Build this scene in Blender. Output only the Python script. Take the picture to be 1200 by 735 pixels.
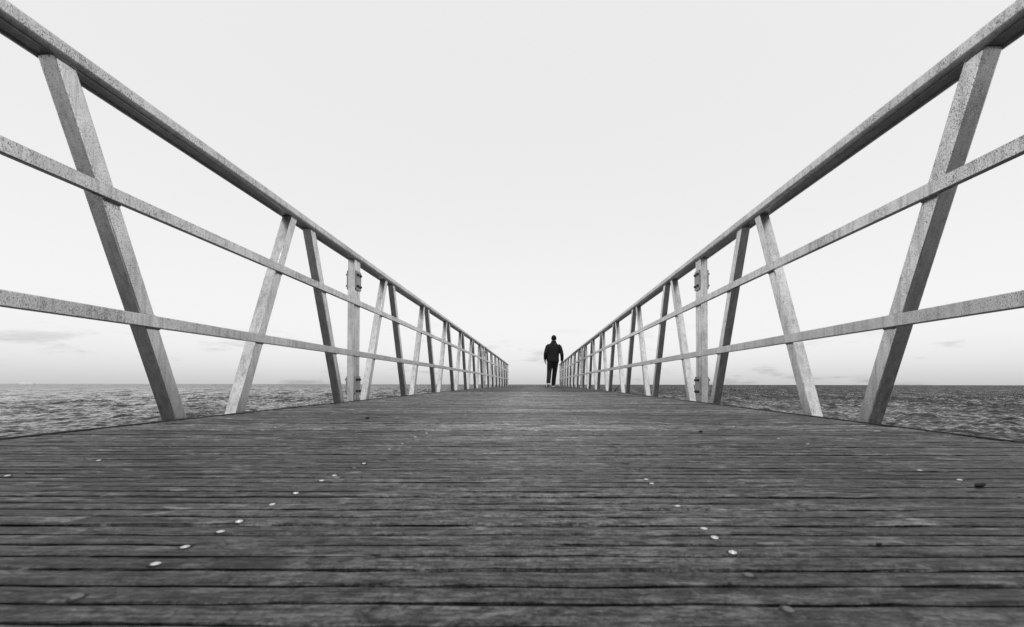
import bpy, bmesh, math, random
import numpy as np
from mathutils import Vector, Matrix

R = math.radians
scene = bpy.context.scene
for o in list(bpy.data.objects):
    bpy.data.objects.remove(o, do_unlink=True)
col = scene.collection

# ------------------------------------------------------------------ camera
EYE = 0.1425                 # the camera almost rests on the boards
cam_d = bpy.data.cameras.new('camera')
cam_d.sensor_width = 36.0
cam_d.lens = 36.0 * 508.0 / 1200.0
cam_d.shift_x = -27.0 / 1200.0
cam_d.shift_y = 74.3 / 1200.0
cam_d.clip_start = 0.02
cam_d.clip_end = 60000.0
cam_d.dof.use_dof = True
cam_d.dof.focus_distance = 3.2
cam_d.dof.aperture_fstop = 11.0
cam = bpy.data.objects.new('camera', cam_d)
col.objects.link(cam)
rot = Matrix.Rotation(R(91.0), 4, 'X') @ Matrix.Rotation(R(0.09), 4, 'Z')
cam.matrix_world = Matrix.Translation((0, 0, EYE)) @ rot
scene.camera = cam

# ------------------------------------------------------------------ sky and sun
SUN_EL, SUN_AZ = 73.0, 176.0       # azimuth from +Y clockwise: behind the camera, a little to the left
world = bpy.data.worlds.new('World')
scene.world = world
world.use_nodes = True
wt = world.node_tree
wt.nodes.clear()
def wn(t, **k):
    n = wt.nodes.new(t)
    for a, b in k.items():
        setattr(n, a, b)
    return n
def wmath(op, a, b=None, clamp=False):
    n = wn('ShaderNodeMath', operation=op, use_clamp=clamp)
    for i, v in enumerate((a, b)):
        if v is None:
            continue
        if isinstance(v, (int, float)):
            n.inputs[i].default_value = v
        else:
            wt.links.new(v, n.inputs[i])
    return n.outputs[0]
w_out = wn('ShaderNodeOutputWorld')
w_bg = wn('ShaderNodeBackground')
w_bg.inputs['Strength'].default_value = 0.1
sky = wn('ShaderNodeTexSky', sky_type='NISHITA', sun_disc=False)
sky.sun_elevation = R(SUN_EL)
sky.sun_rotation = R(SUN_AZ)
sky.air_density = 1.0
sky.dust_density = 4.0
bw = wn('ShaderNodeRGBToBW')
wt.links.new(sky.outputs[0], bw.inputs[0])
# a thin even overcast: the clear-sky gradient survives only faintly, all grey
even = wmath('MULTIPLY', wmath('POWER', bw.outputs[0], 0.22), 7.25)
# low stratus streaks near the horizon
tc = wn('ShaderNodeTexCoord')
sep = wn('ShaderNodeSeparateXYZ')
wt.links.new(tc.outputs['Generated'], sep.inputs[0])
mp = wn('ShaderNodeMapping')
mp.inputs['Scale'].default_value = (7.5, 7.5, 34.0)
mp.inputs['Location'].default_value = (3.1, 0.4, 1.7)
wt.links.new(tc.outputs['Generated'], mp.inputs[0])
nz = wn('ShaderNodeTexNoise')
nz.inputs['Scale'].default_value = 1.0
nz.inputs['Detail'].default_value = 6.0
nz.inputs['Roughness'].default_value = 0.62
wt.links.new(mp.outputs[0], nz.inputs['Vector'])
rmp = wn('ShaderNodeMapRange', interpolation_type='SMOOTHSTEP')
rmp.inputs['From Min'].default_value = 0.54
rmp.inputs['From Max'].default_value = 0.70
wt.links.new(nz.outputs['Fac'], rmp.inputs['Value'])
low = wn('ShaderNodeMapRange', interpolation_type='SMOOTHSTEP')
low.inputs['From Min'].default_value = 0.03
low.inputs['From Max'].default_value = 0.16
low.inputs['To Min'].default_value = 1.0
low.inputs['To Max'].default_value = 0.0
wt.links.new(sep.outputs['Z'], low.inputs['Value'])
cl = wmath('MULTIPLY', wmath('MULTIPLY', rmp.outputs[0], low.outputs[0]), 0.26)
fin = wmath('MULTIPLY', even, wmath('SUBTRACT', 1.0, cl))
wt.links.new(fin, w_bg.inputs['Color'])
wt.links.new(w_bg.outputs[0], w_out.inputs[0])

sun_d = bpy.data.lights.new('sun', 'SUN')
sun_d.energy = 2.0
sun_d.angle = R(12.0)
sun_d.color = (1.0, 1.0, 1.0)     # the photograph is black and white
sun = bpy.data.objects.new('sun', sun_d)
col.objects.link(sun)
sdir = Vector((math.sin(R(SUN_AZ)) * math.cos(R(SUN_EL)), math.cos(R(SUN_AZ)) * math.cos(R(SUN_EL)), math.sin(R(SUN_EL))))
sun.rotation_euler = sdir.to_track_quat('Z', 'Y').to_euler()
sun.location = sdir * 30

scene.render.engine = 'CYCLES'
scene.view_settings.view_transform = 'Standard'
scene.view_settings.look = 'None'
scene.view_settings.exposure = 0.0
scene.view_settings.gamma = 1.0
scene.view_settings.use_curve_mapping = False

# ------------------------------------------------------------------ materials
class NT:
    def __init__(s, name):
        s.m = bpy.data.materials.new(name)
        s.m.use_nodes = True
        s.t = s.m.node_tree
        s.b = s.t.nodes['Principled BSDF']
    def n(s, typ, **k):
        n = s.t.nodes.new(typ)
        for a, b in k.items():
            setattr(n, a, b)
        return n
    def l(s, a, b):
        s.t.links.new(a, b)
    def put(s, v, sock):
        if isinstance(v, (int, float, tuple)):
            sock.default_value = v
        else:
            s.l(v, sock)
    def math(s, op, a, b=0.0, clamp=False):
        n = s.n('ShaderNodeMath', operation=op, use_clamp=clamp)
        s.put(a, n.inputs[0]); s.put(b, n.inputs[1])
        return n.outputs[0]
    def coords(s, kind, scale=(1, 1, 1), add=None):
        c = s.n('ShaderNodeTexCoord')
        v = c.outputs[kind]
        if add is not None:
            a = s.n('ShaderNodeVectorMath', operation='ADD')
            s.l(v, a.inputs[0]); s.l(add, a.inputs[1])
            v = a.outputs[0]
        m = s.n('ShaderNodeMapping')
        m.inputs['Scale'].default_value = scale
        s.l(v, m.inputs[0])
        return m.outputs[0]
    def noise(s, vec, scale=1.0, detail=4.0, rough=0.55, dist=0.0):
        n = s.n('ShaderNodeTexNoise')
        s.l(vec, n.inputs['Vector'])
        n.inputs['Scale'].default_value = scale
        n.inputs['Detail'].default_value = detail
        n.inputs['Roughness'].default_value = rough
        n.inputs['Distortion'].default_value = dist
        return n.outputs['Fac']
    def remap(s, v, a, b, c=0.0, d=1.0, smooth=True):
        n = s.n('ShaderNodeMapRange')
        if smooth:
            n.interpolation_type = 'SMOOTHSTEP'
        s.l(v, n.inputs['Value'])
        for k, x in (('From Min', a), ('From Max', b), ('To Min', c), ('To Max', d)):
            n.inputs[k].default_value = x
        return n.outputs[0]
    def mix(s, f, a, b):
        n = s.n('ShaderNodeMix', data_type='FLOAT')
        s.put(f, n.inputs[0]); s.put(a, n.inputs[2]); s.put(b, n.inputs[3])
        return n.outputs[0]
    def bump(s, h, strength, dist):
        n = s.n('ShaderNodeBump')
        n.inputs['Strength'].default_value = strength
        n.inputs['Distance'].default_value = dist
        s.l(h, n.inputs['Height'])
        s.l(n.outputs[0], s.b.inputs['Normal'])
    def set(s, **k):
        for a, v in k.items():
            s.put(v, s.b.inputs[a.replace('_', ' ')])
        return s.m

def plain(name, g, rough=0.6, metal=0.0, spec=0.5):
    t = NT(name)
    t.b.inputs['Specular IOR Level'].default_value = spec
    return t.set(Base_Color=(g, g, g, 1), Roughness=rough, Metallic=metal)

def make_steel(name, base, speck, speck_amt, rough=0.55):
    t = NT(name)
    oi = t.n('ShaderNodeObjectInfo')
    off = t.math('MULTIPLY', oi.outputs['Random'], 37.0)
    comb = t.n('ShaderNodeCombineXYZ')
    for i in range(3):
        t.l(off, comb.inputs[i])
    big = t.noise(t.coords('Object', (3, 3, 3), comb.outputs[0]), 1.0, 4, 0.6)
    mid = t.noise(t.coords('Object', (40, 40, 22), comb.outputs[0]), 1.0, 5, 0.65)
    fine = t.noise(t.coords('Object', (380, 380, 230), comb.outputs[0]), 1.0, 3, 0.65)
    # pitting: dark rust specks in clouds, bare stretches between; long weather streaks
    cloud = t.noise(t.coords('Object', (9, 6, 6), comb.outputs[0]), 1.0, 4, 0.65, 0.4)
    streak = t.noise(t.coords('Object', (60, 60, 5), comb.outputs[0]), 1.0, 4, 0.6)
    fine2 = t.noise(t.coords('Object', (190, 150, 90), comb.outputs[0]), 1.0, 4, 0.7)
    dens = t.math('ADD', t.math('MULTIPLY', cloud, 0.30), t.math('MULTIPLY', mid, 0.08))
    dens = t.math('ADD', dens, t.math('MULTIPLY', t.math('SUBTRACT', fine2, 0.5), 0.5))
    lo = 0.745 - 0.05 * speck_amt
    sp = t.math('MULTIPLY', t.remap(t.math('ADD', fine, dens), lo, lo + 0.15), 0.74)
    tone = t.math('MULTIPLY', t.remap(mid, 0.3, 0.72, 0.86, 1.08, False), base)
    tone = t.math('MULTIPLY', tone, t.remap(big, 0.3, 0.7, 0.84, 1.10, False))
    tone = t.math('MULTIPLY', tone, t.remap(streak, 0.32, 0.55, 0.74, 1.0))
    tone = t.math('MULTIPLY', tone, t.remap(fine2, 0.3, 0.6, 0.82, 1.04))
    colr = t.mix(sp, tone, speck)
    t.bump(t.math('SUBTRACT', t.math('MULTIPLY', fine, 0.4), sp), 0.12, 0.0012)
    t.b.inputs['Specular IOR Level'].default_value = 0.35
    return t.set(Base_Color=colr, Roughness=t.mix(sp, rough, 0.9), Metallic=t.mix(sp, 1.0, 0.1))

M = {}
M['steel'] = make_steel('galvanised_steel', 0.72, 0.13, 0.9, 0.28)
M['rail'] = make_steel('galvanised_rail', 0.68, 0.13, 1.0, 0.28)
M['steel_dark'] = make_steel('bolted_plate_steel', 0.50, 0.06, 0.8)
M['beam'] = make_steel('edge_beam_steel', 0.42, 0.06, 1.0, 0.5)
M['bolt'] = plain('weathered_bolt', 0.03, 0.6)
M['screw'] = plain('screw_steel', 0.55, 0.45, 0.85)
M['screw_old'] = plain('rusty_screw', 0.10, 0.75, 0.0, 0.2)
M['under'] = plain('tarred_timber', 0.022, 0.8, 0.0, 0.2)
M['pebble'] = plain('dark_pebble', 0.012, 0.75, 0.0, 0.2)

def make_wood():
    t = NT('weathered_decking')
    oi = t.n('ShaderNodeObjectInfo')
    rnd = oi.outputs['Random']
    tone = t.n('ShaderNodeSeparateColor')
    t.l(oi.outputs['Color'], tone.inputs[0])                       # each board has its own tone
    off = t.n('ShaderNodeCombineXYZ')
    t.l(t.math('MULTIPLY', rnd, 91.0), off.inputs[0])
    t.l(t.math('MULTIPLY', rnd, 57.0), off.inputs[1])
    grain = t.noise(t.coords('Object', (14, 230, 120), off.outputs[0]), 1.0, 6, 0.74, 0.6)
    pits = t.noise(t.coords('Object', (60, 120, 90), off.outputs[0]), 1.0, 5, 0.8, 0.3)
    fine = t.noise(t.coords('Object', (330, 300, 200), off.outputs[0]), 1.0, 3, 0.7)
    blot = t.noise(t.coords('Object', (4.5, 22, 20), off.outputs[0]), 1.0, 5, 0.66, 0.5)
    wear = t.noise(t.coords('Object', (13, 40, 30), off.outputs[0]), 1.0, 5, 0.66, 1.0)
    speck = t.noise(t.coords('Object', (150, 90, 100), off.outputs[0]), 1.0, 2, 0.6)
    crack = t.noise(t.coords('Object', (6, 420, 100), off.outputs[0]), 1.0, 3, 0.6, 1.2)
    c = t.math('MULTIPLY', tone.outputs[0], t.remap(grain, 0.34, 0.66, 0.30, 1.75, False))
    c = t.math('MULTIPLY', c, t.remap(blot, 0.3, 0.72, 0.50, 1.55, False))
    c = t.math('MULTIPLY', c, t.remap(pits, 0.37, 0.63, 0.22, 1.85, False))
    c = t.math('MULTIPLY', c, t.remap(fine, 0.34, 0.66, 0.45, 1.55, False))
    sx = t.n('ShaderNodeSeparateXYZ')
    t.l(t.coords('Object', (1, 1, 1)), sx.inputs[0])
    foot = t.math('ADD', t.remap(t.math('ABSOLUTE', sx.outputs[0]), 0.0, 0.62, 1.0, 0.0), t.math('MULTIPLY', t.math('SUBTRACT', blot, 0.5), 0.8))
    c = t.math('MULTIPLY', c, t.remap(foot, 0.0, 1.0, 0.68, 1.55, False))   # the trodden middle is worn pale
    wr = t.math('MULTIPLY', t.remap(wear, 0.50, 0.74, 0.0, 0.9), t.remap(pits, 0.38, 0.58, 0.1, 1.0))
    c = t.mix(wr, c, t.math('MULTIPLY', tone.outputs[0], 6.0))             # bleached, scuffed streaks
    c = t.mix(t.remap(speck, 0.68, 0.76, 0.0, 0.7), c, 0.008)              # dirt specks
    c = t.mix(t.remap(crack, 0.62, 0.68, 0.0, 0.85), c, 0.006)              # drying cracks
    h = t.math('ADD', t.math('MULTIPLY', grain, 0.7), t.math('MULTIPLY', pits, 1.1))
    h = t.math('ADD', h, t.math('MULTIPLY', fine, 0.5))
    t.bump(h, 0.9, 0.0022)
    t.b.inputs['Specular IOR Level'].default_value = 0.20
    return t.set(Base_Color=c, Roughness=t.remap(grain, 0.3, 0.7, 0.62, 0.42, False))
M['wood'] = make_wood()

def make_sea():
    t = NT('sea_water')
    geo = t.n('ShaderNodeNewGeometry')
    acc = geo.outputs['Normal']
    ln = t.n('ShaderNodeVectorMath', operation='LENGTH')
    t.l(t.coords('Object', (1, 1, 0)), ln.inputs[0])
    chop = t.remap(ln.outputs['Value'], 35.0, 260.0, 0.36, 2.1)     # normal tilt grows with distance to darken far water, in place of wave masking
    # short steep chop: the wavelets lean towards the shore, so their faces look back along the pier
    for sc, sy, k, lean, det in ((0.7, 0.7, 1.4, 0.8, 3.0), (2.6, 1.8, 2.3, 1.0, 3.0), (0.40, 0.05, 2.3, 1.0, 4.0)):
        n = t.n('ShaderNodeTexNoise')
        t.l(t.coords('Object', (sc, sy, sc)), n.inputs['Vector'])
        n.inputs['Scale'].default_value = 1.0
        n.inputs['Detail'].default_value = det
        n.inputs['Roughness'].default_value = 0.6
        n.inputs['Distortion'].default_value = 0.3
        sp_ = t.n('ShaderNodeSeparateColor')
        t.l(n.outputs['Color'], sp_.inputs[0])
        # mostly gentle water with steep little faces here and there
        face = t.remap(sp_.outputs[1], 0.48, 0.66)
        side = t.remap(sp_.outputs[2], 0.46, 0.66)
        rx = t.math('SUBTRACT', t.math('MULTIPLY', t.math('SUBTRACT', sp_.outputs[0], 0.5), 0.6), t.math('MULTIPLY', side, 0.14 * lean))
        ry = t.math('SUBTRACT', t.math('MULTIPLY', t.math('SUBTRACT', sp_.outputs[1], 0.5), 0.25), t.math('MULTIPLY', face, 0.20 * lean))
        cb = t.n('ShaderNodeCombineXYZ')
        kk = t.math('MULTIPLY', chop, k)
        t.l(t.math('MULTIPLY', rx, kk), cb.inputs[0]); t.l(t.math('MULTIPLY', ry, kk), cb.inputs[1])
        ad = t.n('ShaderNodeVectorMath', operation='ADD')
        t.l(acc, ad.inputs[0]); t.l(cb.outputs[0], ad.inputs[1])
        acc = ad.outputs[0]
    nm = t.n('ShaderNodeVectorMath', operation='NORMALIZE')
    t.l(acc, nm.inputs[0])
    t.l(nm.outputs[0], t.b.inputs['Normal'])
    t.b.inputs['IOR'].default_value = 1.333
    t.b.inputs['Specular IOR Level'].default_value = 0.5
    return t.set(Base_Color=(0.008, 0.008, 0.008, 1), Roughness=0.05)
M['sea'] = make_sea()

# ------------------------------------------------------------------ helpers
def link(name, me, mat, parent=None, smooth=False):
    o = bpy.data.objects.new(name, me)
    if mat is not None and not me.materials:
        me.materials.append(mat)
    col.objects.link(o)
    if parent is not None:
        o.parent = parent
    if smooth:
        for p in me.polygons:
            p.use_smooth = True
    return o
def empty(name, loc=(0, 0, 0)):
    o = bpy.data.objects.new(name, None)
    o.empty_display_size = 0.1
    o.location = loc
    col.objects.link(o)
    return o
def tag(o, label=None, cat=None, group=None, kind=None):
    if label: o['label'] = label
    if cat: o['category'] = cat
    if group: o['group'] = group
    if kind: o['kind'] = kind
    return o
def mesh(name, v, f):
    me = bpy.data.meshes.new(name)
    me.from_pydata([tuple(p) for p in v], [], f)
    me.validate(); me.update()
    bm = bmesh.new(); bm.from_mesh(me)
    bmesh.ops.recalc_face_normals(bm, faces=bm.faces)
    bm.to_mesh(me); bm.free()
    return me
def loft(name, rings, cap=True):
    n = len(rings[0]); v = []; f = []
    for r in rings:
        v += list(r)
    for i in range(len(rings) - 1):
        for j in range(n):
            a, b = i * n + j, i * n + (j + 1) % n
            f.append((a, b, b + n, a + n))
    if cap:
        f.append(tuple(range(n))[::-1]); f.append(tuple((len(rings) - 1) * n + j for j in range(n)))
    return mesh(name, v, f)
def rrect(w, h, r, k=3):
    """rounded rectangle centred on 0,0"""
    pts = []
    for cx, cy, a0 in ((w/2-r, h/2-r, 0), (-w/2+r, h/2-r, 90), (-w/2+r, -h/2+r, 180), (w/2-r, -h/2+r, 270)):
        for i in range(k + 1):
            a = R(a0 + 90 * i / k)
            pts.append((cx + r * math.cos(a), cy + r * math.sin(a)))
    return pts
def box_mesh(name, x0, x1, y0, y1, z0, z1):
    v = [(x, y, z) for z in (z0, z1) for y in (y0, y1) for x in (x0, x1)]
    f = [(0, 2, 3, 1), (4, 5, 7, 6), (0, 1, 5, 4), (2, 6, 7, 3), (0, 4, 6, 2), (1, 3, 7, 5)]
    return mesh(name, v, f)

def dz(y):
    """the walkway rises a little and levels out: slight camber"""
    return 0.0076 * y - 0.00023 * y * y

# ------------------------------------------------------------------ the sea
SEA_Z = EYE - 4.2
def build_sea():
    f, H = 508.0, 4.2
    dys = np.concatenate([np.linspace(300, 90, 40, endpoint=False), np.arange(90, 45, -0.2), np.arange(45, 1.2, -0.085),
                          np.geomspace(1.2, 0.045, 24)])
    rad = f * H / dys
    ang = np.concatenate([np.linspace(-math.pi, R(-62), 40, endpoint=False),
                          np.linspace(R(-62), R(62), 760, endpoint=False),
                          np.linspace(R(62), math.pi, 40, endpoint=False)])
    A, D = np.meshgrid(ang, rad)
    X = D * np.sin(A); Y = D * np.cos(A)
    drad = np.abs(np.gradient(rad))[:, None] * np.ones_like(A)
    rng = np.random.RandomState(7)
    Z = np.zeros_like(X); 
    main = R(118)              # the wind sea runs from the left towards the right, a little at the viewer
    for i in range(110):
        lam = 0.35 * (4.0 / 0.35) ** rng.rand()
        th = main + rng.normal(0, 0.62)
        amp = 0.0072 * lam ** 0.9 * (0.5 + rng.rand())
        k = 2 * math.pi / lam
        ph = rng.rand() * 6.283
        # drop wavelets the grid cannot carry
        w = np.clip((lam / np.maximum(drad, 1e-6) - 1.2) / 1.8, 0, 1)
        arg = k * (X * math.sin(th) + Y * math.cos(th)) + ph
        s = np.sin(arg)
        Z += amp * w * (s + 0.22 * np.sin(2 * arg + 0.9))
    for i in range(45):
        lam = 4.0 * (30.0 / 4.0) ** rng.rand()
        th = main + rng.normal(0, 0.9)
        k = 2 * math.pi / lam
        amp = 0.018 / k * (0.5 + rng.rand())
        w = np.clip((lam / np.maximum(drad, 1e-6) - 1.2) / 1.8, 0, 1)
        Z += amp * w * np.sin(k * (X * math.sin(th) + Y * math.cos(th)) + rng.rand() * 6.283)
    # gusty patches: calmer and rougher areas
    pat = 1 + 0.35 * np.sin(X * 0.021 + 1.2 * np.sin(Y * 0.013)) * np.sin(Y * 0.017 + X * 0.006 + 2)
    Z *= pat
    nr, na = X.shape
    V = np.stack([X, Y, Z], -1).reshape(-1, 3)
    V = np.vstack([V, [[0, 0, 0]]])
    idx = np.arange(nr * na).reshape(nr, na)
    nxt = np.roll(idx, -1, axis=1)
    q = np.stack([idx[:-1], idx[1:], nxt[1:], nxt[:-1]], -1).reshape(-1, 4)
    c = nr * na
    t = np.stack([np.full(na, c), idx[0], nxt[0]], -1)
    me = bpy.data.meshes.new('sea')
    me.vertices.add(len(V)); me.vertices.foreach_set('co', V.ravel())
    nl = q.size + t.size
    me.loops.add(nl)
    me.loops.foreach_set('vertex_index', np.concatenate([q.ravel()[::1], t.ravel()]).astype(np.int32))
    me.polygons.add(len(q) + len(t))
    st = np.concatenate([np.arange(len(q)) * 4, len(q) * 4 + np.arange(len(t)) * 3]).astype(np.int32)
    me.polygons.foreach_set('loop_start', st)
    me.polygons.foreach_set('use_smooth', np.ones(len(q) + len(t), dtype=bool))
    me.update(calc_edges=True); me.validate()
    if me.polygons[0].normal.z < 0:
        me.flip_normals()
    o = link('sea', me, M['sea'])
    o.location = (0, 0, SEA_Z)
    tag(o, 'grey choppy open sea reaching to a straight horizon', 'sea', kind='structure')
build_sea()

# ------------------------------------------------------------------ the walkway
X_DL, X_DR = -1.280, 1.130          # ends of the boards
DECK_END = 21.6
DECK_START = -0.9
PITCH = 0.1026
walk = empty('walkway')
tag(walk, 'long grooved timber walkway of dark weathered boards over the sea', 'walkway', kind='structure')

def board_mesh(name, nx, seed, jit):
    """grooved deck board, four ridges; x along the board, y across; top of the ridges at z = 0"""
    rng = random.Random(seed)
    W = PITCH - 0.0048
    ridge = W / 4.0
    gw, gd, ch = 0.0027, 0.0056, 0.0011
    prof = [(-W/2 + 0.004, -0.028), (-W/2 + 0.003, -0.010), (-W/2 + 0.0012, -0.003)]
    kinds = [0, 0, 1]
    for r in range(4):
        a = -W/2 + r * ridge + (gw/2 if r else 0.0006)
        b = -W/2 + (r + 1) * ridge - (gw/2 if r < 3 else 0.0006)
        prof += [(a + ch * 0.4, -ch * 0.9), (a + ch * 1.5, -ch * 0.2), (a + (b-a)*0.36, 0.0), (a + (b-a)*0.66, 0.0), (b - ch * 1.5, -ch * 0.2), (b - ch * 0.4, -ch * 0.9)]
        kinds += [1, 1, 1, 1, 1, 1]
        if r < 3:
            prof += [(b - 0.0018, -gd), (b + gw + 0.0018, -gd)]
            kinds += [2, 2]
    prof += [(W/2 - 0.0012, -0.003), (W/2 - 0.003, -0.010), (W/2 - 0.004, -0.028)]
    kinds += [1, 0, 0]
    n = len(prof)
    # smooth random walks along the board, one for each profile point
    xs = [X_DL + (X_DR - X_DL) * i / nx for i in range(nx + 1)]
    jy = np.zeros((nx + 1, n)); jz = np.zeros((nx + 1, n))
    if jit:
        rs = np.random.RandomState(seed)
        def walkn(amp, step):
            m = int(nx / step) + 3
            return np.interp(np.arange(nx + 1) / step, np.arange(m), rs.uniform(-amp, amp, m))
        for j in range(n):
            if kinds[j] == 1:
                jy[:, j] = walkn(0.0010, 1.3) + walkn(0.0009, 4.0)
                jz[:, j] = walkn(0.0004, 1.5) + walkn(0.0005, 6.0)
            elif kinds[j] == 2:
                jy[:, j] = walkn(0.0008, 3.0)
                jz[:, j] = np.abs(walkn(0.0030, 6.0))
        # places where a groove is clogged or worn away
        for r in range(3):
            k0 = 3 + 6 + r * 8
            for _ in range(rs.randint(1, 5)):
                c = rs.randint(0, nx + 1); hw = rs.randint(2, 9)
                for i in range(max(0, c - hw), min(nx, c + hw) + 1):
                    jz[i, k0] += 0.0045; jz[i, k0 + 1] += 0.0045
        jz = np.minimum(jz, 0.0070 + 0 * jz)
    v = []; f = []
    for i, x in enumerate(xs):
        for j, (y, z) in enumerate(prof):
            v.append((x, y + jy[i, j], min(z + jz[i, j], 0.0008)))
    for i in range(nx):
        for j in range(n - 1):
            a = i * n + j
            f.append((a, a + 1, a + 1 + n, a + n))
        f.append((i * n + n - 1, i * n, (i + 1) * n, (i + 1) * n + n - 1))
    f.append(tuple(range(n))); f.append(tuple(nx * n + j for j in range(n))[::-1])
    return mesh(name, v, f)

rb = random.Random(11)
shared_mid = [board_mesh('board', 28, 900 + i, True) for i in range(4)]
shared_far = [board_mesh('board', 5, 950 + i, True) for i in range(3)]
boards = []
nb = int((DECK_END - DECK_START) / PITCH)
for i in range(nb):
    y = DECK_START + (i + 0.5) * PITCH
    if 0.1 < y < 1.9:
        me = board_mesh('board', 110, 100 + i, True)
    elif -0.2 < y < 6:
        me = rb.choice(shared_mid)
    else:
        me = rb.choice(shared_far)
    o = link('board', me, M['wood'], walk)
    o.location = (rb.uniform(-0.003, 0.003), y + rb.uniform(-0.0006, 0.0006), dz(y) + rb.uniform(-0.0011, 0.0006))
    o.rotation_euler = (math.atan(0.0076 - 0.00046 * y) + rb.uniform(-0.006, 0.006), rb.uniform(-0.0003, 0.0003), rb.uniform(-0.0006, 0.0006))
    # grazing sheen painted in as tone rising outward, plus one paler run of boards
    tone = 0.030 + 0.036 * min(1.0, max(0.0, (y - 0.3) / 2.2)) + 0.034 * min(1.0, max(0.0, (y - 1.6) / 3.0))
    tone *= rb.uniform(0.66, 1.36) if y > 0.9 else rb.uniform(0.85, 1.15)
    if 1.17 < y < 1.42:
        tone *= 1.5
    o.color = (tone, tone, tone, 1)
    boards.append(o)

# screws, two to a board over each joist
JOISTS = (-0.785, -0.300, 0.163, 0.620)
OUTER = (-1.215, 1.065)
def screw_geo():
    v = []; f = []
    for r, z in ((0.0036, -0.0005), (0.0035, 0.0007), (0.0028, 0.0011), (0.0010, 0.0011)):
        for k in range(10):
            a = 2 * math.pi * k / 10
            v.append((r * math.cos(a), r * math.sin(a), z))
    for i in range(3):
        for k in range(10):
            f.append((i*10+k, i*10+(k+1) % 10, (i+1)*10+(k+1) % 10, (i+1)*10+k))
    for r, z in ((0.0037, 0.0003), (0.0054, 0.0003), (0.0056, -0.0006)):
        for k in range(10):
            a = 2 * math.pi * k / 10
            v.append((r * math.cos(a), r * math.sin(a), z))
    for i in range(2):
        for k in range(10):
            f.append((40+i*10+k, 40+i*10+(k+1) % 10, 50+i*10+(k+1) % 10, 50+i*10+k))
    b = len(v); v.append((0, 0, 0.0004))
    for k in range(10):
        f.append((30 + k, 30 + (k + 1) % 10, b))
    return v, f
sv, sf = screw_geo()
screw_me = mesh('screw', sv, sf); screw_me.materials.append(M['screw'])
screw_old = mesh('screw', sv, sf); screw_old.materials.append(M['screw_old'])
for me_ in (screw_me, screw_old):
    me_.materials.append(M['under'])
    for p in me_.polygons:
        if max(p.vertices) < 70 and min(p.vertices) >= 40:
            p.material_index = 1
far_v, far_f = [], []
def deck_point(u, v):
    """where a point of the walkway seen in the photograph lies"""
    d = v - 447.2
    y = 508.0 * EYE / d
    return (u - 627.0) / 508.0 * y, y
ridge = (PITCH - 0.0048) / 4
def add_screw(x, y, old, dip=0.0):
    i = min(len(boards) - 1, max(0, int((y - DECK_START) / PITCH)))
    yc = DECK_START + (i + 0.5) * PITCH
    yy = y - yc
    k = math.floor(yy / ridge)                       # keep to the crown of a ridge
    yy = min(max(yy, k * ridge + 0.007), (k + 1) * ridge - 0.007)
    o = link('screw', screw_old if old else screw_me, None, boards[i])
    o.location = (x, yy, -0.0002 - dip)
    o.rotation_euler = (rb.uniform(-0.04, 0.08), rb.uniform(-0.08, 0.08), rb.uniform(0, 3))
near = [(175, 664, 0), (218, 640, 0), (254, 624.5, 0), (281, 611, 0), (323, 590, 0), (350, 578.5, 0), (378, 565, 0), (391, 558, 0), (415, 549, 1), (424, 545, 0),
        (3, 560, 0), (35, 555, 1), (93, 544.5, 0), (119, 540, 0), (95, 700, 1),
        (916, 706, 1), (876, 671, 1), (855, 645.5, 0), (833, 627, 0), (820, 616, 0), (793, 592.5, 0), (765, 567, 0), (757, 561, 0), (745, 550, 1), (735, 542, 1),
        (1074, 551, 0), (1123, 562, 0), (1003, 533, 1), (985, 528, 1)]
for u, v, old in near:
    add_screw(*deck_point(u, v), old)
count = len(near)
for i, b in enumerate(boards):
    y = DECK_START + (i + 0.5) * PITCH
    if y < 0.80:
        continue
    if y > 5:
        break
    for jx in JOISTS + OUTER:
        for s_ in (-1, 1):
            if rb.random() < 0.22:
                continue
            x = jx + rb.uniform(-0.008, 0.008)
            yy = s_ * ridge * (1.5 if rb.random() < 0.4 else 0.5) + rb.uniform(-0.003, 0.003)
            if jx in JOISTS and count < 300:
                add_screw(x, y + yy, rb.random() < 0.82)
                count += 1
            else:
                k = len(far_v)
                far_v += [(p[0] + x, p[1] + y + yy, p[2] + dz(y + yy)) for p in sv]
                far_f += [tuple(q + k for q in fc) for fc in sf]
tag(link('screw_field', mesh('screw_field', far_v, far_f), M['screw_old'], walk), kind='stuff')

# bearers under the boards, edge beams, piles
def run(name, sec, x, y0, y1, z, mat, parent, step=0.6, smooth=False):
    """a bar of cross-section sec [(dx, dz)] that follows the walkway from y0 to y1"""
    n = max(1, int(math.ceil((y1 - y0) / step)))
    rings = []
    for i in range(n + 1):
        y = y0 + (y1 - y0) * i / n
        rings.append([(x + a, y, dz(y) + z + c) for a, c in sec])
    o = link(name, loft(name, rings), mat, parent)
    if smooth:
        for p in o.data.polygons:
            p.use_smooth = len(p.vertices) == 4
    return o
for jx in JOISTS:
    run('joist', [(-.03, -.05), (.03, -.05), (.03, .05), (-.03, .05)], jx, DECK_START, DECK_END, -0.082, M['under'], walk, 1.0)
XBL, XBR = 1.318, 1.195             # inner faces of the posts, left and right of the camera
for sgn, xe, xb in ((-1, -X_DL, XBL), (1, X_DR, XBR)):
    x0, x1 = xe + 0.021, xb - 0.001
    c = (x0 + x1) / 2; w = x1 - x0
    sec = rrect(w, 0.18, 0.004, 2)
    run('edge_beam', sec, sgn * c, DECK_START, DECK_END, -0.095, M['beam'], walk, 1.0, True)
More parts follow.
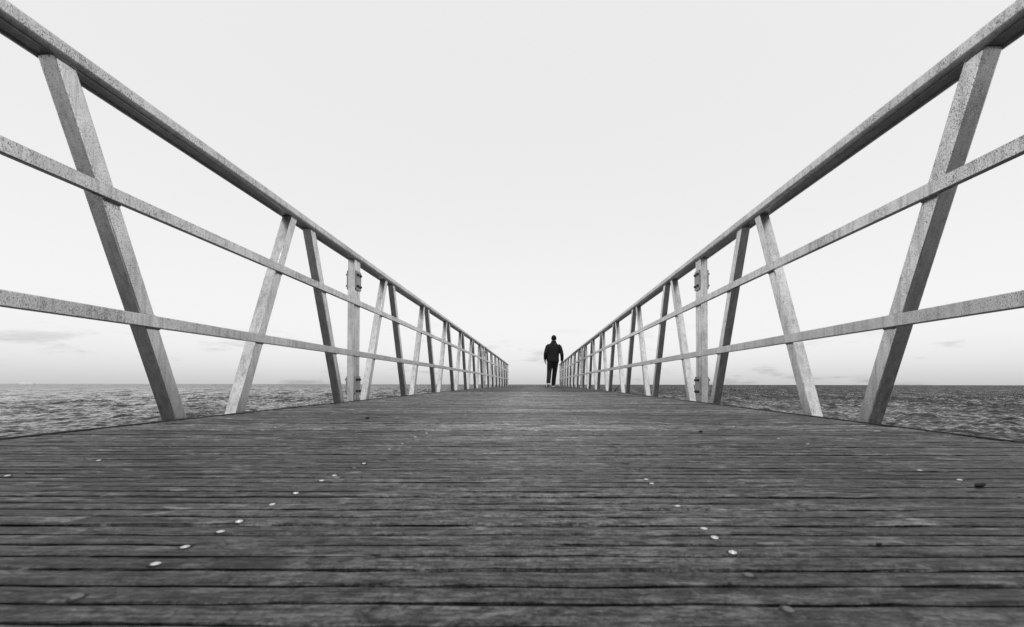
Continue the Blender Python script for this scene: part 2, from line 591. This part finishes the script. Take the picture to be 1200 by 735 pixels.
for sgn, xe in ((-1, -X_DL), (1, X_DR)):
    run('gap_shade_strip', rrect(0.011, 0.024, 0.002, 1), sgn * (xe + 0.0105), DECK_START, DECK_END, -0.0085, M['under'], walk, 0.8)  # dark strip added to draw the shadow line of the gap at the board ends
link('end_beam', box_mesh('end_beam', X_DL - 0.1, X_DR + 0.1, DECK_END + 0.01, DECK_END + 0.09, dz(DECK_END) - 0.2, dz(DECK_END) - 0.006), M['steel'], walk)
for y in (2.0, 10.0, 18.0):
    for x in (-0.95, 0.80):
        ring = [(x + 0.14 * math.cos(a), y + 0.14 * math.sin(a)) for a in [2 * math.pi * k / 16 for k in range(16)]]
        o = link('pile', loft('pile', [[(p[0], p[1], z) for p in ring] for z in (SEA_Z - 1.5, dz(y) - 0.33)]), M['under'], walk)
    link('cross_beam', box_mesh('cross_beam', -1.3, 1.15, y - 0.11, y + 0.11, dz(y) - 0.33, dz(y) - 0.19), M['under'], walk)

# ------------------------------------------------------------------ railings
H_TOP, H_TR = 1.0865, 0.052          # top of the hand rail above the boards, its depth
T = 0.052                            # post tube
RAIL_Z = ((0.698, 0.739), (0.3235, 0.3645))
SPLICES = (3.205, 11.265, 19.325)
L_END = 21.25
def lambdas():
    """centres of the inverted-V post pairs, section by section"""
    out = [2.459 - 0.0, 2.459 - 1.357, 2.459 - 2.70]
    for s in SPLICES[:2]:
        for k in range(6):
            out.append(s + 0.21 + 0.52 + 1.32 * k)
    out.append(SPLICES[2] + 0.21 + 0.52)
    return out
def post_mesh(x, yb, yt, zb, zt, ty):
    ch = rrect(T, ty, 0.0045, 2)
    rings = []
    yb = yb + (yb - yt) * 0.12
    for y, z in ((yb, zb), (yt, zt)):
        rings.append([(x + a, y + b, z) for a, b in ch])
    return loft('post', rings)
def smooth_flat(o):
    for p in o.data.polygons:
        p.use_smooth = True
    w = o.modifiers.new('weighted', 'WEIGHTED_NORMAL')
    w.keep_sharp = False
    w.weight = 90

bolt_v, bolt_f = [], []
for i, (xx, r) in enumerate(((0.0, 0.0105), (0.008, 0.0105), (0.008, 0.006), (0.014, 0.006))):
    for k in range(6):
        a = math.pi * k / 3
        bolt_v.append((xx, r * math.cos(a), r * math.sin(a)))
for i in range(3):
    for k in range(6):
        bolt_f.append((i*6+k, i*6+(k+1) % 6, (i+1)*6+(k+1) % 6, (i+1)*6+k))
bolt_f.append(tuple(range(18, 24)))
bolt_me = mesh('bolt', bolt_v, bolt_f); bolt_me.materials.append(M['bolt'])

def weld_mesh(length, seed):
    """a lumpy weld bead lying along y"""
    rs = random.Random(seed)
    rings = []
    n = 11
    for i in range(n):
        r = (0.0034 + rs.uniform(-0.0007, 0.0009)) * (0.55 if i in (0, n - 1) else 1.0)
        y = length * (i / (n - 1) - 0.5)
        rings.append([(r * math.cos(2 * math.pi * k / 6), y, r * math.sin(2 * math.pi * k / 6) + rs.uniform(-.0005, .0005)) for k in range(6)])
    me = loft('weld', rings)
    for p in me.polygons:
        p.use_smooth = True
    me.materials.append(M['beam'])
    return me
WELDS = [weld_mesh(0.056, 40 + i) for i in range(5)]
WELD_END = [weld_mesh(0.064, 60 + i) for i in range(3)]
def railing(sgn, xb, label, yo):
    root = empty('railing', (sgn * (xb + T / 2), 0.0, 0.0))
    tag(root, label, 'railing', 'railings along both sides of the walkway')
    X = 0.0                                     # local x of the post centres
    inn = -sgn                                  # direction towards the walkway
    xi = X + inn * T / 2                        # inner face of the posts
    # hand rail: rounded box, open-lipped below, one length for each section
    W = 0.090
    xr = X + inn * (T / 2 + 0.018 - W / 2)
    r = 0.018
    top = [p for p in rrect(W, H_TR, r, 5)]
    sec = []
    for p in top:
        sec.append(p)
    # two shallow lips on the underside
    lowL = [i for i, p in enumerate(sec) if abs(p[1] + H_TR / 2) < 1e-6]
    a = lowL[0]
    ins = [(-W/2 + r + 0.006, -H_TR/2), (-W/2 + r + 0.008, -H_TR/2 + 0.004), (W/2 - r - 0.008, -H_TR/2 + 0.004), (W/2 - r - 0.006, -H_TR/2)]
    sec = sec[:a + 1] + ins + sec[a + 1:]
    cuts = [-1.35] + list(SPLICES) + [L_END + 0.03]
    cuts = [cuts[0]] + [c + yo for c in cuts[1:]]
    for i in range(len(cuts) - 1):
        y0, y1 = cuts[i] + 0.0015, cuts[i + 1] - 0.0015
        o = run('hand_rail', sec, xr, y0, y1, H_TOP - H_TR / 2, M['rail'], root, 0.8)
        smooth_flat(o)
        for z0, z1 in RAIL_Z:
            bar = rrect(0.0195, z1 - z0, 0.003, 2)
            o = run('mid_rail', bar, xi + inn * 0.0100, y0, y1, (z0 + z1) / 2, M['rail'], root, 0.8)
            smooth_flat(o)
    zt_off = H_TOP - H_TR + 0.010
    def add_post(yb, yt, ty):
        zb = dz(yb) - 0.13; zt = dz(yt) + zt_off - (0.012 if 0 else 0)
        me = post_mesh(X, yb, yt, zb, zt - 0.008, ty)
        o = link('post', me, M['steel'], root)
        smooth_flat(o)
        return o
    for c in lambdas():
        c += yo
        for s in (-1, 1):
            yb, yt = c + s * 0.52, c + s * 0.100
            p = add_post(yb, yt, T * 1.085)
            if c > 6.5:
                continue
            zb, zt = dz(yb), dz(yt) + H_TOP - H_TR
            for z0, z1 in RAIL_Z:                     # beads above and below each rail where it crosses
                for zz in (z0 - 0.001, z1 + 0.001):
                    y = yb + (yt - yb) * zz / (zt - zb)
                    wd = link('weld', rb.choice(WELDS), None, p)
                    wd.location = (xi + inn * 0.001, y, dz(y) + zz)
            y = yt                                     # and under the hand rail
            for dx_ in (-T / 2, T / 2):
                wd = link('weld', rb.choice(WELD_END), None, p)
                wd.location = (X + dx_, y - s * 0.002, dz(y) + H_TOP - H_TR + 0.0005)
    add_post(L_END + yo, L_END + yo, T)
    for s in SPLICES:
        s += yo
        for k in (-1, 1):
            p = add_post(s + k * 0.0262, s + k * 0.0262, 0.0480)
        for zz0, zz1 in ((0.815, 0.955), (0.045, 0.180)):
            for side in (1, -1):
                t0 = X + inn * side * (T / 2 + 0.0005); t1 = t0 + inn * side * 0.008
                zc = (zz0 + zz1) / 2
                pl = rrect(0.094, zz1 - zz0, 0.010, 3)
                rings = [[(t, s + q[0], dz(s) + zc + q[1]) for q in pl] for t in (t0, t1)]
                o = link('splice_plate', loft('splice_plate', rings), M['steel_dark'], root)
                for dy_ in (-0.024, 0.024):
                    for dz_ in (-0.042, 0.042):
                        bo = link('bolt', bolt_me, None, o)
                        bo.location = (t1, s + dy_, dz(s) + zc + dz_)
                        bo.rotation_euler = (rb.uniform(0, 1), 0, 0 if inn * side > 0 else math.pi)
    # the foot plates that the posts stand on
    return root
rail_l = railing(-1, XBL, 'galvanised steel railing with leaning posts on the left edge of the walkway', 0.0)
rail_r = railing(1, XBR, 'galvanised steel railing with leaning posts on the right edge, beside the walking person', -0.035)

# ------------------------------------------------------------------ the walking person
def skin(name, pts, edges, radii, mat, parent, roots=(0,), levels=2, smooth=True):
    me = bpy.data.meshes.new(name)
    me.from_pydata(pts, edges, [])
    o = bpy.data.objects.new(name, me)
    col.objects.link(o)
    me.materials.append(mat)
    sk = o.modifiers.new('skin', 'SKIN')
    sk.use_smooth_shade = True
    for i, r in enumerate(radii):
        sv_ = me.skin_vertices[0].data[i]
        sv_.radius = r if isinstance(r, tuple) else (r, r)
        sv_.use_root = i in roots
    su = o.modifiers.new('sub', 'SUBSURF'); su.levels = levels; su.render_levels = levels
    o.parent = parent
    return o

def person():
    px, py = 0.60, 14.6
    root = empty('person', (px, py, dz(py)))
    tag(root, 'person in dark jacket and dark trousers walking away along the boards', 'person')
    skin_m = plain('skin', 0.14, 0.55)
    jac = NT('dark_jacket')
    jn = jac.noise(jac.coords('Object', (9, 9, 6)), 1.0, 4, 0.6)
    jac.bump(jn, 0.5, 0.03)
    jac_m = jac.set(Base_Color=jac.remap(jn, 0.3, 0.7, 0.010, 0.020, False), Roughness=0.85)
    trs = NT('dark_trousers')
    tn = trs.noise(trs.coords('Object', (12, 12, 7)), 1.0, 4, 0.6)
    trs.bump(tn, 0.6, 0.02)
    trs_m = trs.set(Base_Color=trs.remap(tn, 0.3, 0.7, 0.012, 0.024, False), Roughness=0.85)
    hair_m = plain('dark_hair', 0.008, 0.75)
    shoe_m = plain('dark_shoe', 0.05, 0.6)
    sole_m = plain('white_sole', 0.80, 0.6)
    for m_ in (jac_m, trs_m, hair_m):
        m_.node_tree.nodes['Principled BSDF'].inputs['Specular IOR Level'].default_value = 0.15
    # joints, x to the right, y forward (away from the camera), z up
    J = dict(pelvis=(0.0, 0, .95), waist=(.008, .01, 1.08), chest=(.02, .02, 1.28), collar=(.027, .03, 1.45), neck=(.03, .035, 1.52),
             head=(.033, .055, 1.63), crown=(.035, .055, 1.715),
             shl=(-.140, .02, 1.37), ell=(-.244, -.035, 1.14), wrl=(-.260, .055, .92),
             shr=(.195, .02, 1.37), elr=(.298, -.02, 1.12), wrr=(.312, .10, .88),
             hpl=(-.095, 0, .92), knl=(-.115, .02, .50), anl=(-.155, -.20, .125),
             hpr=(.095, 0, .92), knr=(.065, .12, .50), anr=(.020, .16, .085))
    names = list(J)
    ix = {n: i for i, n in enumerate(names)}
    pts = [J[n] for n in names]
    ch = [('pelvis', 'waist'), ('waist', 'chest'), ('chest', 'collar'), ('collar', 'neck'), ('neck', 'head'), ('head', 'crown'),
          ('collar', 'shl'), ('shl', 'ell'), ('ell', 'wrl'), ('collar', 'shr'), ('shr', 'elr'), ('elr', 'wrr'),
          ('pelvis', 'hpl'), ('hpl', 'knl'), ('knl', 'anl'), ('pelvis', 'hpr'), ('hpr', 'knr'), ('knr', 'anr')]
    ed = [(ix[a], ix[b]) for a, b in ch]
    rad = dict(pelvis=(.14, .10), waist=(.14, .095), chest=(.145, .095), collar=(.070, .060), neck=.052, head=(.082, .098), crown=(.055, .07),
               shl=.060, ell=.043, wrl=.029, shr=.060, elr=.043, wrr=.029, hpl=.085, knl=.055, anl=.038, hpr=.085, knr=.055, anr=.038)
    rr = [rad[n] for n in names]
    # feet, hands with five fingers, nose and ears
    def add(p, r, parent_i):
        pts.append(p); rr.append(r)
        if parent_i is not None:
            ed.append((parent_i, len(pts) - 1))
        return len(pts) - 1
    add((-.160, -.09, .045), .035, ix['anl']); add((.020, .30, .045), .035, ix['anr'])
    roots = [0]
    for s, wname in ((-1, 'wrl'), (1, 'wrr')):
        w = Vector(J[wname])
        palm = add(tuple(w + Vector((0, .022, -.075))), (.020, .036), ix[wname])
        for k, (dy_, ln) in enumerate(((.034, .072), (.012, .082), (-.010, .076), (-.030, .060))):
            b = add(tuple(w + Vector((0, .022 + dy_, -.085))), .0095, None); roots.append(b)
            m_ = add(tuple(w + Vector((-s * .010, .024 + dy_ * 1.1, -.085 - ln * .55))), .0090, b)
            add(tuple(w + Vector((-s * .034, .024 + dy_ * 1.1, -.085 - ln * .95))), .0080, m_)
        b = add(tuple(w + Vector((-s * .004, .045, -.045))), .011, None); roots.append(b)
        m_ = add(tuple(w + Vector((-s * .022, .070, -.080))), .0100, b)
        add(tuple(w + Vector((-s * .030, .078, -.112))), .0085, m_)
    h = Vector(J['head'])
    b = add(tuple(h + Vector((0, .080, -.005))), .014, None); roots.append(b); add(tuple(h + Vector((0, .112, -.030))), .013, b)
    for s in (-1, 1):
        b = add(tuple(h + Vector((s * .075, -.002, .018))), .012, None); roots.append(b); add(tuple(h + Vector((s * .090, -.012, -.022))), .011, b)
    for s in (-1, 1):     # brows and mouth
        b = add(tuple(h + Vector((s * .014, .088, .026))), .010, None); roots.append(b); add(tuple(h + Vector((s * .045, .076, .026))), .010, b)
    b = add(tuple(h + Vector((-.020, .084, -.060))), .009, None); roots.append(b); add(tuple(h + Vector((.020, .084, -.060))), .009, b)
    skin('body', pts, ed, rr, skin_m, root, roots)
    # clothes: overlapping tubes fused into one cloth surface
    def tubes(name, chains, mat, vox=0.011, it=6):
        bm = bmesh.new()
        for chain in chains:
            rings = []
            for k, (c, rx, ry) in enumerate(chain):
                c = Vector(c)
                d = (Vector(chain[min(k + 1, len(chain) - 1)][0]) - Vector(chain[max(k - 1, 0)][0])).normalized()
                ux = Vector((1, 0, 0)); ux = (ux - d * ux.dot(d)).normalized(); uy = d.cross(ux)
                rings.append([bm.verts.new(c + ux * rx * math.cos(2 * math.pi * j / 16) + uy * ry * math.sin(2 * math.pi * j / 16)) for j in range(16)])
            for i in range(len(rings) - 1):
                for j in range(16):
                    bm.faces.new((rings[i][j], rings[i][(j + 1) % 16], rings[i + 1][(j + 1) % 16], rings[i + 1][j]))
            bm.faces.new(rings[0][::-1]); bm.faces.new(rings[-1])
        bmesh.ops.recalc_face_normals(bm, faces=bm.faces)
        me = bpy.data.meshes.new(name); bm.to_mesh(me); bm.free()
        o = link(name, me, mat, root)
        r_ = o.modifiers.new('fuse', 'REMESH'); r_.mode = 'VOXEL'; r_.voxel_size = vox; r_.use_smooth_shade = True
        s_ = o.modifiers.new('soften', 'SMOOTH'); s_.factor = 0.5; s_.iterations = it
        return o
    torso = [((-.004, 0, .83), .195, .135), ((0, 0, .90), .200, .140), ((.004, .005, 1.00), .192, .135), ((.010, .010, 1.12), .192, .132), ((.018, .018, 1.25), .208, .138),
             ((.022, .022, 1.34), .214, .135), ((.025, .026, 1.41), .195, .118), ((.027, .030, 1.455), .135, .095), ((.029, .033, 1.49), .098, .090), ((.030, .034, 1.56), .082, .086)]
    arm_l = [((-.120, .02, 1.405), .070, .075), ((-.180, .012, 1.345), .076, .082), ((-.222, -.02, 1.22), .068, .074), ((-.246, -.035, 1.13), .062, .068), ((-.258, .005, 1.02), .056, .060), ((-.260, .045, .93), .052, .054)]
    arm_r = [((.175, .02, 1.400), .070, .075), ((.232, .012, 1.335), .076, .082), ((.276, -.015, 1.20), .068, .074), ((.300, -.020, 1.11), .062, .068), ((.312, .035, .99), .056, .060), ((.312, .085, .895), .052, .054)]
    torso = [(c, rx * (1.06 if c[2] < 1.43 else 1.0), ry * 1.05) for c, rx, ry in torso]
    tubes('jacket', [torso, arm_l, arm_r], jac_m)
    leg_l = [((-.075, 0, .93), .110, .125), ((-.098, .005, .78), .104, .112), ((-.112, .015, .62), .088, .096), ((-.120, .015, .50), .080, .086), ((-.136, -.08, .33), .074, .080), ((-.156, -.190, .135), .070, .078)]
    leg_r = [((.085, 0, .93), .110, .125), ((.085, .05, .78), .104, .112), ((.074, .10, .62), .090, .096), ((.064, .12, .50), .082, .088), ((.042, .142, .30), .076, .082), ((.024, .155, .075), .073, .085)]
    tubes('trousers', [leg_l, leg_r, [((0, 0, .84), .165, .120), ((0, 0, .98), .172, .122)]], trs_m)
    # hair: a cap over the back and top of the head
    bm = bmesh.new()
    bmesh.ops.create_uvsphere(bm, u_segments=24, v_segments=16, radius=1.0)
    dele = [v for v in bm.verts if v.co.z < -0.80 or (v.co.y > 0.45 and v.co.z < 0.45)]
    bmesh.ops.delete(bm, geom=dele, context='VERTS')
    for v in bm.verts:
        k = 1 + 0.03 * math.sin(9 * v.co.x + 4 * v.co.z) 
        v.co = Vector((v.co.x * .088 * k, v.co.y * .104 * k, v.co.z * .105)) + h + Vector((.001, -.006, .020))
    me = bpy.data.meshes.new('hair'); bm.to_mesh(me); bm.free()
    hair = link('hair', me, hair_m, root, True)
    so = hair.modifiers.new('thick', 'SOLIDIFY'); so.thickness = 0.008
    # shoes: upper with a pale sole
    def shoe(loc, pitch, yaw):
        outline = [(-.036, -.105), (-.043, -.03), (-.046, .06), (-.048, .11), (-.036, .165), (0, .185), (.034, .165), (.046, .11), (.042, .05), (.036, -.03), (.034, -.105), (0, -.122)]
        up = [(1.0, .026), (.99, .045), (.92, .065), (.74, .088), (.58, .105)]
        rings = []
        for sc, z in up:
            rg = []
            for (x, y) in outline:
                yy = y * (sc if y < 0 else sc ** 2.2)
                zz = z if y < 0.03 else z - (z - .03) * min(1, (y - .03) / .16) * .62
                rg.append((x * sc, yy - (1 - sc) * .02, zz))
            rings.append(rg)
        o = link('shoe', loft('shoe', rings), shoe_m, root, True)
        o.location = loc; o.rotation_euler = (pitch, 0, yaw)
        rings = [[(x * s_, y * s_, z) for x, y in outline] for s_, z in ((.97, 0.0), (1.03, .006), (1.03, .030), (.99, .034))]
        sl = link('sole', loft('sole', rings), sole_m, o)
        return o
    shoe((-.160, -.125, .045), R(-24), R(6))
    shoe((.020, .215, .0), R(2), R(-5))
person()

# ------------------------------------------------------------------ far ship on the horizon
def ship():
    root = empty('ship', (-2840.0, 2420.0, SEA_Z))
    tag(root, 'tiny white ship on the far horizon at the left', 'ship')
    root.rotation_euler = (0, 0, R(50))
    wm = plain('ship_white', 0.85, 0.6)
    # hull: pointed at both ends, long axis x
    half = 36.0
    outl = [(-half, 0), (-half * .86, -5.5), (half * .72, -5.5), (half, 0), (half * .72, 5.5), (-half * .86, 5.5)]
    rings = [[(x * s, y * s, z) for x, y in outl] for s, z in ((.93, -2.0), (.97, 2.0), (1.0, 5.5))]
    link('hull', loft('hull', rings), wm, root)
    link('deckhouse', box_mesh('deckhouse', -24, 20, -4.2, 4.2, 5.51, 9.5), wm, root)
    link('bridge', box_mesh('bridge', 8, 17, -3.6, 3.6, 9.51, 12.0), wm, root)
    ring = [(1.6 * math.cos(2 * math.pi * k / 12) - 12, 1.6 * math.sin(2 * math.pi * k / 12)) for k in range(12)]
    link('funnel', loft('funnel', [[(a, b, z) for a, b in ring] for z in (9.51, 13.0)]), wm, root)
ship()

# ------------------------------------------------------------------ small things lying on the boards
def pebble(u, v, size, seed, label, squash=0.6):
    x, y = deck_point(u, v)
    rs = random.Random(seed)
    bm = bmesh.new()
    bmesh.ops.create_icosphere(bm, subdivisions=2, radius=1.0)
    for p in bm.verts:
        p.co += Vector([rs.uniform(-.13, .13) for _ in range(3)])
    ph = [rs.uniform(0, 6) for _ in range(3)]
    for p in bm.verts:
        c = p.co.copy()
        k = 1 + .16 * math.sin(2.3 * c.x + ph[0]) + .14 * math.sin(3.1 * c.y + ph[1]) + .10 * math.sin(4 * c.z + ph[2])
        p.co = Vector((c.x * k, c.y * k * .8, c.z * k * squash + .25 * c.x * squash)) * size
    zmin = min(p.co.z for p in bm.verts)
    for p in bm.verts:
        p.co.z -= zmin
    me = bpy.data.meshes.new('pebble'); bm.to_mesh(me); bm.free()
    o = link('pebble', me, M['pebble'], None)
    o.location = (x, y, dz(y) - 0.0006)
    o.rotation_euler = (0, 0, rs.uniform(-.4, .4))
    tag(o, label, 'pebble', 'dark crumbs lying on the boards')
pebble(1147, 570, .0062, 1, 'largest dark pebble, lying on the boards at the right', .58)
pebble(1028, 637, .0024, 2, 'small dark crumb on the boards, right of the nearest screw row')
pebble(853, 684, .0018, 3, 'tiny dark crumb on the nearest boards beside the right screw row')
pebble(431, 491.5, .008, 4, 'small dark crumb on the boards before the left bolted railing joint', .5)
pebble(820, 506.5, .006, 5, 'small dark crumb on the boards before the right bolted railing joint', .5)

def twig():
    y = 6.30; x = 1.118
    pts = [(x + .030, y, 0.0), (x + .055, y - .01, .035), (x + .085, y - .005, .068), (x + .112, y, .105)]
    o = skin('twig', [(0, 0, 0)] + [(p[0] - pts[0][0], p[1] - pts[0][1], p[2]) for p in pts[1:]], [(0, 1), (1, 2), (2, 3)], [.007, .008, .007, .003], M['under'], None, (0,), 1)
    o.location = (pts[0][0], pts[0][1], dz(y) + .001)
    tag(o, 'thin dark twig leaning at the foot of a right railing post', 'twig')
twig()
